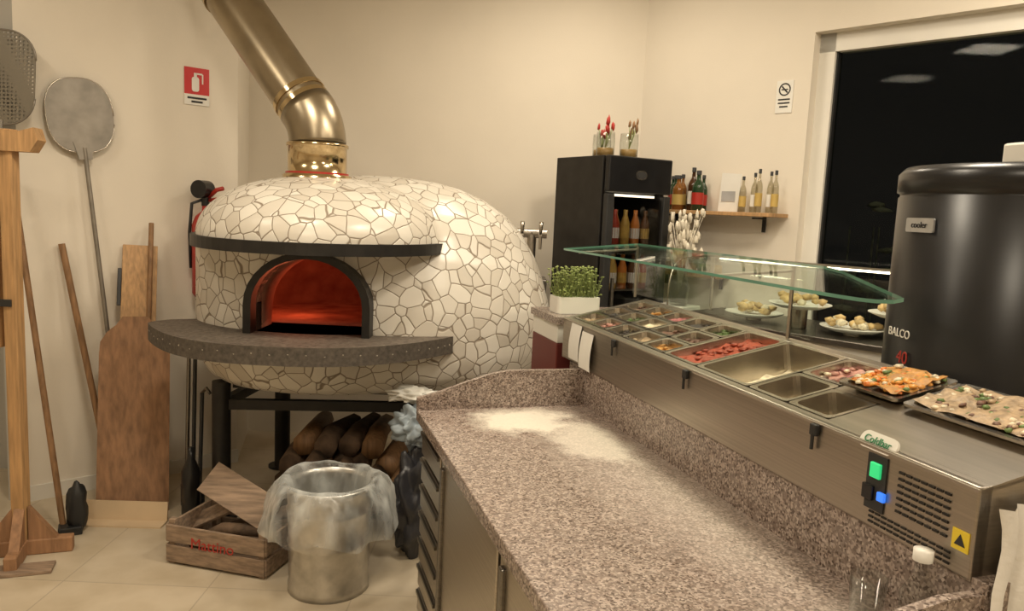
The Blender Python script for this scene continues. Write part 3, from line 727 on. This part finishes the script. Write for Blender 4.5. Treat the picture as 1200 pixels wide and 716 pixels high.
b=MB('wooden_pole');b.cyl(Vector((-2.03,3.86,.0)),LW(.16,.03,1.33),.016,WOODD);b.done()
b=MB('wood_board_on_floor');b.M=Matrix.Translation((-2.20,3.12,.008))@Matrix.Rotation(.35,4,'Z');b.box((0,-.12,.0),(.55,.10,.016),WOODC,.003);b.done()
b=MB('wooden_pizza_peel')
P0=Vector((-1.86,3.70,.002));P1=Vector((-2.005,4.08,1.44));b.M=frame(P0,P1,WY*.6+Vector((0,.4,0)));L=(P1-P0).length
b.prism([(-.165,0),(.165,0),(.165,.80),(.16,.87),(.13,.92),(.09,.955),(.06,1.0),(-.06,1.0),(-.09,.955),(-.13,.92),(-.16,.87),(-.165,.80)],-.009,.009,WOODP,T=XZ)
b.done()
b=MB('pine_plank');b.M=frame(P0+Vector((-.02,.07,0)),P1+Vector((0,.07,-.12)),WY*.6+Vector((0,.4,0)));b.box((-.015,0,.7),(.17,.018,1.36),WOOD,.003);b.cyl((.035,-.03,.5),(.035,-.03,1.50),.013,WOODD);b.box((-.11,-.0,1.15),(.02,.02,.2),BLKP,.003);b.done()
b=MB('cardboard_strip');b.M=Matrix.Translation((-1.88,3.60,0))@Matrix.Rotation(.04,4,'Z');b.box((0,.01,.05),(.46,.010,.10),CARD,T=Matrix.Rotation(-.15,4,'X'));b.box((0,-.03,.004),(.46,.08,.008),CARD);b.done()
# crate
b=MB('wooden_crate');a=math.atan2(-.12,.48)
b.M=Matrix.Translation((-1.46,3.20,0))@Matrix.Rotation(a,4,'Z')
w,d2,h=.48,.34,.20
for z in(.05,.14):
    b.box((w/2,0,z),(w,.014,.075),WOODC,.002);b.box((w/2,d2,z),(w,.014,.075),WOODC,.002)
    b.box((0,d2/2,z),(.014,d2,.075),WOODC,.002);b.box((w,d2/2,z),(.014,d2,.075),WOODC,.002)
for x in(.02,w-.02):
    for y in(.02,d2-.02): b.box((x,y,h/2),(.03,.03,h),WOODC,.002)
for k in range(4): b.box((w/2,.04+.085*k,.018),(w,.07,.01),WOODC,.001)
b.box((0,0,0),(.36,.15,.015),WOODC,.002,T=Matrix.Translation((.24,.17,.28))@Matrix.Rotation(.35,4,'Y')@Matrix.Rotation(-.1,4,'Z')@Matrix.Rotation(.9,4,'X'))
b.box((0,0,0),(.40,.09,.015),WOODC,.002,T=Matrix.Translation((.12,.2,.18))@Matrix.Rotation(-.5,4,'Y')@Matrix.Rotation(.6,4,'X'))
b.tube([(.05,.1,.05),(.2,.12,.14),(.42,.12,.16)],.028,LOG,7);b.tube([(.1,.28,.05),(.3,.25,.15),(.44,.27,.2)],.03,LOG,7)
cr=b.done()
text('Mattino',.068,Matrix.Translation((-1.46,3.20,0))@Matrix.Rotation(a,4,'Z')@Matrix.Translation((w/2-.01,-.009,.11))@Matrix.Rotation(math.radians(90),4,'X'),RED,cr,'crate_text')
# trash can
b=MB('galvanised_bin');tc0=(-.72,3.07,0)
pr=[(.001,.015),(.158,.015),(.158,.0),(.168,.0),(.168,.03),(.164,.04),(.166,.20),(.172,.21),(.166,.22),(.170,.34),(.176,.35),(.170,.36),(.174,.435),(.182,.44),(.182,.455),(.172,.455),(.168,.43),(.16,.03)]
b.lathe(pr,tc0,GALV,56);b.done()
b=MB('bin_liner')
def wr(a,z): return 1+.05*math.sin(a*7+z*12)+.035*math.sin(a*13-z*21)+.03*math.sin(a*3+1)
pr=[(.14,.10),(.150,.3),(.162,.43),(.176,.468),(.20,.475),(.225,.45),(.25,.405),(.265,.35),(.275,.295),(.275,.27)]
am=[.1,.15,.1,.15,.4,.6,.7,.8,.9,1.0]
vs=[];fs=[];sg=128
for i,(r,z) in enumerate(pr):
    for k in range(sg):
        an=2*math.pi*k/sg;q=1+(wr(an,z)-1)*am[i]
        zz=z+(.016*math.sin(an*3+.5)+.010*math.sin(an*8))*am[i]
        if i<3: q=min(q,1.01)
        vs.append((tc0[0]+r*q*math.cos(an),tc0[1]+r*q*math.sin(an),zz))
for i in range(len(pr)-1):
    for k in range(sg): a0=i*sg+k;a1=i*sg+(k+1)%sg;fs.append([a0,a1,a1+sg,a0+sg])
b.add(vs,fs,BAG,True);b.done()
b=MB('crumpled_plastic_bag');b.blob((-.41,3.42,.60),(.10,.06,.09),BLUEP,4,.3,5,fr=3.2);b.blob((-.43,3.48,.735),(.11,.06,.03),PAPER,2,.35,4,fr=3);b.done()
b=MB('dark_refuse_bag');b.blob((-.41,3.40,.24),(.11,.11,.24),DKBAG,8,.25,5,fr=2.2);b.done()
# ---------------- lights ----------------
LC=(1,.875,.69)
def area(name,loc,size,e,c=LC,rot=(0,0,0)):
    l=bpy.data.lights.new(name,'AREA');l.energy=e;l.color=c;l.size=size
    o=bpy.data.objects.new(name,l);bpy.context.collection.objects.link(o);o.location=loc;o.rotation_euler=rot;return o
LAMP=emis('lamp_diffuser',(1,.88,.7),4)
for k,(x,y,e) in enumerate(((-.9,2.2,28),(.9,2.4,37),(-.8,-.2,29),(1.6,.4,32),(.3,4.2,16),(-2.4,2.2,12),(2.2,2.6,27))):
    area('ceiling_light_source',(x,y,3.18),.4,e)
    b=MB('ceiling_lamp');b.lathe([(.2,3.2),(.2,3.25)],(x,y,0),WHITE,28);b.lathe([(.001,3.20),(.2,3.20)],(x,y,0),LAMP,28);b.done()
w=bpy.data.worlds.new('world');bpy.context.scene.world=w;w.use_nodes=True
w.node_tree.nodes['Background'].inputs[0].default_value=(.05,.045,.04,1);w.node_tree.nodes['Background'].inputs[1].default_value=.3
